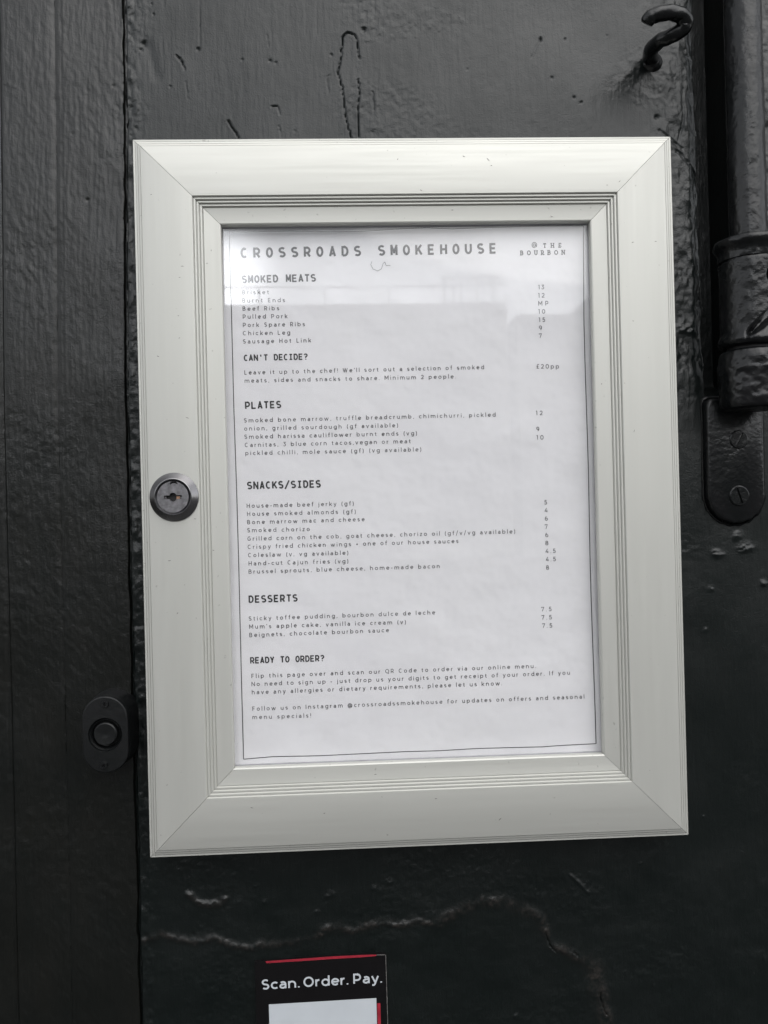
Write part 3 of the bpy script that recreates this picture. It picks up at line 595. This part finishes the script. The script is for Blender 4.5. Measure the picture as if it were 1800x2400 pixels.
def text(mb, s, A, B, caph, style, wd, y, lift=None):
    """s runs from photo point A (baseline, left) to B (baseline, right) on the plane at depth y; caph in photo px"""
    a, b = P(A[0], A[1], y), P(B[0], B[1], y); ex = (b - a); Lr = ex.length; ex.normalize(); ez = Vector((-ex.z, 0, ex.x))
    hgt = (P(A[0], A[1] - caph, y) - a).length
    xs_ = 1.16 if style == 'bold' else 1.0
    gs = [(a_ * xs_, [[(u * xs_, v) for u, v in st_] for st_ in g2]) for a_, g2 in (glyph(c, style) for c in s)]; nat = sum(g_[0] for g_ in gs) * hgt
    trk = (Lr - nat) / max(1, len(s) - 1)
    x = 0; cnt = 0
    for adv, strokes in gs:
        def put(u, v, zz, x=x):
            q = a + ex * (x + u * hgt) + ez * (v * hgt)
            yy = y - (lift(q.x, q.z - ZC) if lift else 0) - .00012 - zz
            return (q.x, yy, q.z)
        for st in strokes:
            stroke(mb, st, wd, put, (cnt % 9) * .000006); cnt += 1
        x += adv * hgt + trk
    return mb
def T_(name, s, A, B, caph, style='body', wd=.125, ink='ink', y=YP, par=None):
    mb = MB(); text(mb, s, A, B, caph, style, wd, y, sag if par is None else None)
    return mb.build(name, M[ink], par or sheet, smooth=False)

T_('title', 'CROSSROADS', (563, 603.5), (847, 599), 22.5, 'mono', .22)
T_('title', 'SMOKEHOUSE', (885.5, 598), (1164, 593.8), 22.5, 'mono', .22)
mb = MB(); text(mb, '@', (1245.5, 580), (1259, 579.5), 12, 'slab', .12, YP, sag); text(mb, 'THE', (1273, 581.5), (1314.4, 581), 10, 'slab', .20, YP, sag); text(mb, 'BOURBON', (1219.5, 598.8), (1323, 597.4), 10.2, 'slab', .20, YP, sag)
mb.build('pub_name', M['ink'], sheet, smooth=False)
for s, A, B, c in [('SMOKED MEATS', (566, 662.9), (741, 659.1), 16.6), ("CAN'T DECIDE?", (571, 846), (722, 842.7), 13.8), ('PLATES', (573.8, 958.5), (659.8, 956.1), 16.2), ('SNACKS/SIDES', (578, 1146.3), (752.5, 1142), 16.6),
                   ('DESSERTS', (582, 1412.8), (698.2, 1409.3), 16.2), ('READY TO ORDER?', (586, 1554.6), (761, 1549), 14)]:
    T_('heading', s, A, B, c, 'mono', .215)
BODY = [('Brisket', (567.8, 689.9), (630.2, 689.3)), ('Burnt Ends', (567.8, 709.2), (667.9, 708)), ('Beef Ribs', (568.7, 728.2), (654.3, 726.9)), ('Pulled Pork', (569.3, 747.1), (673.9, 745.6)),
 ('Pork Spare Ribs', (569.6, 766.7), (714.6, 764.3)), ('Chicken Leg', (569.6, 786), (679.9, 784.2)), ('Sausage Hot Link', (569.9, 805.3), (729.1, 802.3)),
 ("Leave it up to the chef! We'll sort out a selection of smoked", (573.2, 878.2), (1134.4, 865.3)), ('meats, sides and snacks to share. Minimum 2 people.', (573.8, 897.2), (1068.4, 887.2)),
 ('Smoked bone marrow, truffle breadcrumb, chimichurri, pickled', (572.2, 990.3), (1161, 976.8)), ('onion, grilled sourdough (gf available)', (572.5, 1009.3), (933, 1001.7)), ('Smoked harissa cauliflower burnt ends (vg)', (573, 1028.6), (977.2, 1020.2)),
 ('Carnitas, 3 blue corn tacos,vegan or meat', (573.9, 1047.8), (962.3, 1038.9)), ('pickled chilli, mole sauce (gf) (vg available)', (575, 1066.8), (987.3, 1058.1)),
 ('House-made beef jerky (gf)', (578, 1190.3), (829.4, 1184.6)), ('House smoked almonds (gf)', (578.8, 1209.3), (834, 1203.6)), ('Bone marrow mac and cheese', (579, 1228.8), (854.3, 1221.5)), ('Smoked chorizo', (579.3, 1247.8), (725.8, 1244.6)),
 ('Grilled corn on the cob, goat cheese, chorizo oil (gf/v/vg available)', (579.8, 1267.6), (1207.7, 1250)), ('Crispy fried chicken wings + one of our house sauces', (580.4, 1286.9), (1074.2, 1272.5)), ('Coleslaw (v, vg available)', (581.2, 1306.2), (816.6, 1300.2)),
 ('Hand-cut Cajun fries (vg)', (582.6, 1325.7), (816.6, 1319.7)), ('Brussel sprouts, blue cheese, home-made bacon', (582.6, 1344.9), (1030.6, 1331.4)),
 ('Sticky toffee pudding, bourbon dulce de leche', (583.4, 1454.6), (1019.4, 1439.9)), ("Mum's apple cake, vanilla ice cream (v)", (584.4, 1473.6), (951.5, 1462.2)), ('Beignets, chocolate bourbon sauce', (584.7, 1493.1), (911.3, 1481.2)),
 ('Flip this page over and scan our QR Code to order via our online menu.', (589.9, 1588.9), (1255.8, 1565.2)), ('No need to sign up - just drop us your digits to get receipt of your order. If you', (590.1, 1607.8), (1335.4, 1580.8)),
 ('have any allergies or dietary requirements, please let us know.', (590.7, 1626.8), (1176.3, 1605.7)), ('Follow us on Instagram @crossroadssmokehouse for updates on offers and seasonal', (592, 1665.6), (1368.7, 1636.6)), ('menu specials!', (592, 1685.2), (729, 1681.1))]
for s, A, B in BODY: T_('text_line', s, A, B, 9.9, 'body', .138, 'ink_grey')
PRICES = [('13', 1261.4, 678, 1275.3), ('12', 1261.4, 697.3, 1276.3), ('MP', 1262, 715.8, 1285.2), ('10', 1262, 735, 1278), ('15', 1263, 754.3, 1278), ('9', 1264, 773.2, 1270.5), ('7', 1264, 791.7, 1270.6), ('£20pp', 1257.4, 863.7, 1310.4),
 ('12', 1255.7, 973.2, 1271.4), ('9', 1257, 1010.9, 1264.1), ('10', 1257, 1030.5, 1273.6), ('5', 1276, 1182.5, 1282.8), ('4', 1276.8, 1200.9, 1283.2), ('6', 1277.4, 1220.4, 1284), ('7', 1277.6, 1239.4, 1284.2), ('6', 1278.5, 1259, 1285.3), ('8', 1278.7, 1277.9, 1285.8),
 ('4.5', 1279, 1296.4, 1302.6), ('4.5', 1279.8, 1315.6, 1303), ('8', 1280.4, 1335.4, 1287.4), ('7.5', 1269.1, 1432.9, 1292.9), ('7.5', 1269.7, 1452, 1293.5), ('7.5', 1271.2, 1471.4, 1294.3)]
for s, x, yy, x2 in PRICES: T_('price', s, (x, yy), (x2, yy - .3), 10.2, 'body', .145, 'ink_grey')
# thin frame line printed round the page
mb = MB()
def pline(pts, wpx, y, mb):
    pp = [P(a, b, y) for a, b in pts]; q = [(v.x, v.z) for v in pp]; wd = wpx * .000238
    fine = []
    for a, b in zip(q[:-1], q[1:]):
        for k in range(6): fine.append((a[0] + (b[0] - a[0]) * k / 6, a[1] + (b[1] - a[1]) * k / 6))
    fine.append(q[-1])
    stroke(mb, fine, wd, lambda u, v, zz: (u, y - sag(u, v - ZC) - .00012, v), 0)
pline([(537, 543), (600, 542.5), (680, 541), (760, 543), (850, 542), (930, 537), (1000, 534), (1060, 537.5), (1120, 535), (1200, 533), (1290, 531.5), (1366, 531)], 1.5, YP, mb)
pline([(537, 543), (539, 620), (542, 711), (548, 949), (552.7, 1100), (560.8, 1380), (571, 1779)], 2.0, YP, mb)
pline([(1366, 531), (1369, 760), (1373, 900), (1379, 1100), (1383.5, 1300), (1386, 1400), (1396, 1742)], 2.2, YP, mb)
pline([(571, 1779), (640, 1773), (750, 1771), (860, 1766), (950, 1762), (1030, 1760), (1120, 1754.5), (1270, 1750), (1330, 1745.5), (1396, 1742)], 1.8, YP, mb)
mb.build('border_line', M['ink'], sheet, smooth=False)

mb = MB(); pts = [P(a, b, YP) for a, b in ((872, 612), (869, 620), (874, 630), (885, 635), (894, 630), (898, 617), (902, 614), (905, 622), (915, 622))]
stroke1(mb, [(v.x, v.z) for v in pts], .00022, lambda u, v, zz: (u, YP - sag(u, v - ZC) - .0003, v), 0); mb.build('stray_hair', M['ink_grey'], sheet, smooth=False)
# ------------------------------------------------------------------ sticker below the case
YS = YW - .0022
sp = P(752, 2450, YS)
st = thing('sticker', 'black and red sticker on the wall reading Scan. Order. Pay. above a white square', 'sticker', sp)
def quad3(pts, y0, y1, mb):
    v = [P(a, b, y0) for a, b in pts]; n = len(v); w2 = [Vector((q.x, y1, q.z)) for q in v]
    mb.add(v + w2, [tuple(range(n))] + [(i, (i + 1) % n, n + (i + 1) % n, n + i) for i in range(n)])
mb = MB(); quad3([(597, 2254), (622, 2252.5), (700, 2247), (780, 2241), (850, 2237.5), (903, 2237), (905, 2300), (908, 2400), (914, 2590), (607, 2608), (601, 2400)], YS, YW + .002, mb); mb.build('backing', M['sticker'], st, smooth=False)
mb = MB(); quad3([(622, 2253), (700, 2247.6), (780, 2241.8), (850, 2238.2), (882, 2237.6), (882, 2240.5), (850, 2243.5), (780, 2247.5), (700, 2253), (625, 2257.5)], YS - .00012, YS + .0001, mb); mb.build('red_edge', M['red'], st, smooth=False)
mb = MB(); quad3([(630, 2354.5), (882, 2339.5), (888, 2575), (637, 2590)], YS - .00014, YS + .0001, mb); mb.build('white_panel', M['white'], st, smooth=False)
mb = MB(); quad3([(884, 2352), (891.5, 2351.5), (897, 2575), (889.5, 2575)], YS - .00013, YS + .0001, mb); mb.build('red_strip', M['red'], st, smooth=False)
mb = MB(); text(mb, 'Scan.', (614.5, 2319), (702, 2313.8), 23, 'bold', .175, YS); text(mb, 'Order.', (712, 2313), (816, 2307), 23, 'bold', .175, YS); text(mb, 'Pay.', (828.5, 2305.5), (895, 2302.5), 23, 'bold', .175, YS)
mb.build('lettering', M['white'], st, smooth=False)
mb = MB(); quad3([(903.2, 2239), (904.6, 2239), (906.6, 2300), (909.6, 2400), (915.6, 2590), (914.2, 2590), (908.2, 2400), (905.2, 2300)], YS - .0001, YS + .0001, mb); quad3([(882, 2237.6), (903, 2237.2), (903, 2238.6), (882, 2239)], YS - .00011, YS + .0001, mb)
mb.build('cut_edge', M['edge'], st, smooth=False)

# ------------------------------------------------------------------ iron hook, top right
def tube(path, rad, n=20, close=True):
    mb = MB(); pts = []
    m_ = len(path)
    for i in range(m_ - 1):                   # Catmull-Rom
        p0 = path[max(i - 1, 0)]; p1 = path[i]; p2 = path[i + 1]; p3 = path[min(i + 2, m_ - 1)]
        for k in range(8):
            t_2 = k / 8
            pts.append((0.5 * ((2 * p1[0]) + (-p0[0] + p2[0]) * t_2 + (2 * p0[0] - 5 * p1[0] + 4 * p2[0] - p3[0]) * t_2 ** 2 + (-p0[0] + 3 * p1[0] - 3 * p2[0] + p3[0]) * t_2 ** 3), p1[1] + (p2[1] - p1[1]) * t_2))
    pts.append(path[-1])
    prev = None; N_ = len(pts); vs = []
    for i, (c, r_) in enumerate(pts):
        d = (pts[min(i + 1, N_ - 1)][0] - pts[max(i - 1, 0)][0]).normalized()
        a = (prev - d * prev.dot(d)).normalized() if prev else d.orthogonal().normalized(); prev = a; b = d.cross(a)
        for k in range(n):
            an = 2 * math.pi * k / n; rr_ = rad * r_ * (1 + .04 * math.sin(3 * an + i * .35) + .03 * math.sin(i * .9 + an))
            vs.append(c + (a * math.cos(an) + b * math.sin(an)) * rr_)
    fs = [(i * n + k, i * n + (k + 1) % n, (i + 1) * n + (k + 1) % n, (i + 1) * n + k) for i in range(N_ - 1) for k in range(n)]
    fs += [tuple(range(n))[::-1], tuple((N_ - 1) * n + k for k in range(n))]
    return mb.add(vs, fs)
hp = [((1529, 150), .034, 1.2), ((1526, 134), .022, 1.15), ((1527, 117), .008, 1.08), ((1547, 96), -.003, 1.0), ((1573, 84), -.008, 1.0), ((1597, 71), -.011, 1.04), ((1606, 53), -.013, 1.08), ((1596, 36), -.015, 1.04), ((1568, 30), -.016, 1.0), ((1537, 35), -.016, 1.0), ((1521, 45), -.015, 1.0), ((1515, 55), -.014, .85)]
hb = P(1530, 150, YW)
hook = thing('hook', 'thick black painted iron hook curling out of the wall above the case corner', 'hook', hb)
tube([(P(a[0], a[1], y), r_) for a, y, r_ in hp], .0039).build('shank', M['iron'], hook, True, 60)
lathe(MB(), P(1530, 146, YW), [(.0062, .001), (.0056, -.0008), (.0046, -.0018), (.0039, -.003)], 28).build('paint_collar', M['iron'], hook, True, 60)

# ------------------------------------------------------------------ barrel hinge at the right
AY = .006
ax = P(1740, 30, AY).x
hz = lambda sy, y=AY - .014: P(1755, sy, y).z
hinge = thing('hinge', 'heavy black painted iron hinge barrel with upright rod and rounded screw plate', 'hinge', (ax, YW, hz(700)))
def bumpy(prof, seed, amp, dents=(), n=150, dz=.0009):
    """upright turned body with paint relief; prof: (z, r) from top to bottom; dents: callable(theta, z) -> inward depth"""
    zs = []; rs = []
    for (z0, r0), (z1, r1_) in zip(prof[:-1], prof[1:]):
        k = max(1, int(math.hypot(z1 - z0, r1_ - r0) / dz))
        for i in range(k): zs.append(z0 + (z1 - z0) * i / k); rs.append(r0 + (r1_ - r0) * i / k)
    zs.append(prof[-1][0]); rs.append(prof[-1][1])
    th = np.linspace(0, 2 * math.pi, n, endpoint=False); TH, Z = np.meshgrid(th, np.array(zs)); RR = np.array(rs)[:, None] * np.ones_like(TH)
    U = np.minimum(TH, 2 * math.pi - TH) * .015
    RR = RR + amp * (fbm(U, Z, .006, .006, seed, 3) + .6 * vnoise(U, Z, .0022, .002, seed + 3)) * np.clip(RR / .006, 0, 1)
    for d in dents: RR = RR - d(TH, Z)
    RR = np.maximum(RR, .0003)
    vs = np.stack([ax + RR * np.cos(TH), AY + RR * np.sin(TH), Z], -1).reshape(-1, 3)
    m_ = len(zs); mb = MB(); fs = [(i * n + k, i * n + (k + 1) % n, (i + 1) * n + (k + 1) % n, (i + 1) * n + k) for i in range(m_ - 1) for k in range(n)]
    mb.add(vs.tolist(), fs + [tuple(range(n)), tuple((m_ - 1) * n + k for k in range(n))[::-1]]); return mb
# theta = -90 degrees faces the viewer
def dent(tc_, zc_, rw, rh, dep):
    return lambda T__, Z__: dep * np.exp(-(((T__ - R(tc_)) * .0165 / rw) ** 2 + ((Z__ - zc_) / rh) ** 2) ** 2)
bumpy([(ZC + .74, .0101), (hz(540), .0101)], 201, .00016, n=90, dz=.0012).build('rod', M['iron'], hinge, True, 60)
bumpy([(hz(541), .0100), (hz(545), .0165), (hz(549), .0186), (hz(556), .0190), (hz(564), .0186), (hz(572), .0172), (hz(580), .0166), (hz(596), .0165)], 211, .00028, [dent(-76, hz(571), .0030, .0016, .004)]).build('collar', M['iron'], hinge, True, 60)
def slash(T__, Z__):
    a = (T__ - R(270 - 0)) * .0165; d = Z__ - (hz(752) + a * .75); a0 = (a > -.0105)
    return .006 * np.exp(-(d / (.0016 + np.clip(a + .010, 0, .02) * .16)) ** 4) * sstep(-.0112, -.0080, a) * (a < .02)
bumpy([(hz(594), .0150), (hz(598), .0160), (hz(604), .0163), (hz(640), .0162), (hz(735), .0162), (hz(772), .0163), (hz(783), .0172), (hz(792), .0176), (hz(799), .0170), (hz(804), .0150)], 221, .00022,
      [dent(283, hz(645), .0016, .0030, .006), dent(283, hz(628), .0008, .0022, .003), slash]).build('sleeve', M['iron'], hinge, True, 60)
bumpy([(hz(803), .0130), (hz(811), .0130)], 225, .0001).build('dark_gap', M['dark'], hinge, True, 60)  # shade of the gap between sleeve and cap, put into a near-black colour
bumpy([(hz(810), .0130), (hz(812), .0155), (hz(818), .0172), (hz(828), .0180), (hz(845), .0181), (hz(880), .0177), (hz(930), .0174), (hz(947), .0168), (hz(953), .0150), (hz(955), .0004)], 231, .00042,
      [dent(285, hz(905), .003, .002, .0008)]).build('end_cap', M['iron'], hinge, True, 60)
# screw plate
pc = P(1723, 1080, YW - .003); pw, ph_ = .0353, .0745
def poutl(i, jag=0):
    o = pill(pc.x, pc.z, pw - 2 * i, ph_ - 2 * i, 26, False); return [(a + jag * .0003 * math.sin(k * 1.7), b + jag * .0003 * math.cos(k * 2.3)) for k, (a, b) in enumerate(o)]
mb = MB(); loft(mb, [poutl(-.0022, 1), poutl(-.0018, 1), poutl(-.0009), poutl(-.0003), poutl(0.0, 1), poutl(.0006, 1), poutl(.0018)], [YW + .004, YW - .0003, YW - .0010, YW - .0003, YW - .0020, YW - .0040, YW - .0046]); mb.build('screw_plate', M['iron'], hinge, True, 50)
def screw(c, r_, ang, parent, mat_, ph=False, name='screw'):
    sl_ = []
    def rect(a, w_, l_):
        ca_, sa_ = math.cos(R(a)), math.sin(R(a)); return [(c.x + x * ca_ - z * sa_, c.z + x * sa_ + z * ca_) for x, z in ((-l_, -w_), (l_, -w_), (l_, w_), (-l_, w_))]
    if ph:
        w_, l_ = .13 * r_, .5 * r_; base = [(-w_, -l_), (w_, -l_), (w_, -w_), (l_, -w_), (l_, w_), (w_, w_), (w_, l_), (-w_, l_), (-w_, w_), (-l_, w_), (-l_, -w_), (-w_, -w_)]
        ca_, sa_ = math.cos(R(ang)), math.sin(R(ang)); sl_ = [(c.x + x * ca_ - z * sa_, c.z + x * sa_ + z * ca_) for x, z in base]
    else: sl_ = rect(ang, .10 * r_, .80 * r_)
    mb = MB(); holed(mb, circ(c.x, c.z, r_ * .9, 36), [sl_[::-1]], c.y - .0009); loft(mb, [circ(c.x, c.z, r_ * 1.04, 36), circ(c.x, c.z, r_, 36), circ(c.x, c.z, r_ * .9, 36)], [c.y + .0004, c.y - .0005, c.y - .0009], False)
    loft(mb, [sl_, sl_], [c.y - .0009, c.y + .0003]); return mb.build(name, mat_, parent, True, 40)
screw(P(1732, 1162, YW - .0046), .0060, 108, hinge, M['iron']); screw(P(1731, 1030, YW - .0046), .0055, 60, hinge, M['iron'])

# ------------------------------------------------------------------ bell push at the left
YB = YW - .0165
bc = P(246.5, 1722, YB)
bell = thing('doorbell', 'black oval bell push with round button on the dark planks', 'doorbell', (bc.x, YW, bc.z))
bw, bh = .0256, .0433
rings = [pill(bc.x, bc.z, bw + .0032, bh + .0010), pill(bc.x, bc.z, bw + .0026, bh + .0006), pill(bc.x, bc.z, bw - .0004, bh - .0012), pill(bc.x, bc.z, bw - .001, bh - .002)]
mb = MB(); loft(mb, rings, [YW + .002, YW - .0030, YB + .0050, YB + .0042]); mb.build('housing', M['bell'], bell, True, 30)
hole = circ(bc.x, bc.z, .0094, 48)
mb = MB(); loft(mb, [pill(bc.x, bc.z, bw - .0002, bh), pill(bc.x, bc.z, bw, bh), pill(bc.x, bc.z, bw - .0008, bh - .0008), pill(bc.x, bc.z, bw - .0020, bh - .0020)], [YB + .0042, YB + .0012, YB + .0002, YB], cap=False)
holed(mb, pill(bc.x, bc.z, bw - .0020, bh - .0020), [hole[::-1]], YB); mb.build('face_plate', M['bell'], bell, True, 25)
c3 = (bc.x, YB, bc.z)
mb = lathe(MB(), c3, [(.0094, .0), (.0091, .0014), (.0084, .0022), (.0078, .0016), (.0073, .0034), (.0060, .0038)], 56); mb.f = mb.f[:-2]; mb.build('button_ring', M['bell'], bell, True, 25)
lathe(MB(), (bc.x, YB, bc.z + .0002), [(.0066, .0038), (.0064, .0004), (.0058, -.0002), (.0045, -.0001), (.0032, .0000), (.0012, .0002), (.0002, .0003)], 48).build('button', M['bell'], bell, True, 40)
screw(P(246.5, 1650, YB - .0001), .0021, 20, bell, M['bell'], True); screw(P(244, 1793, YB - .0001), .0021, 35, bell, M['bell'], True)
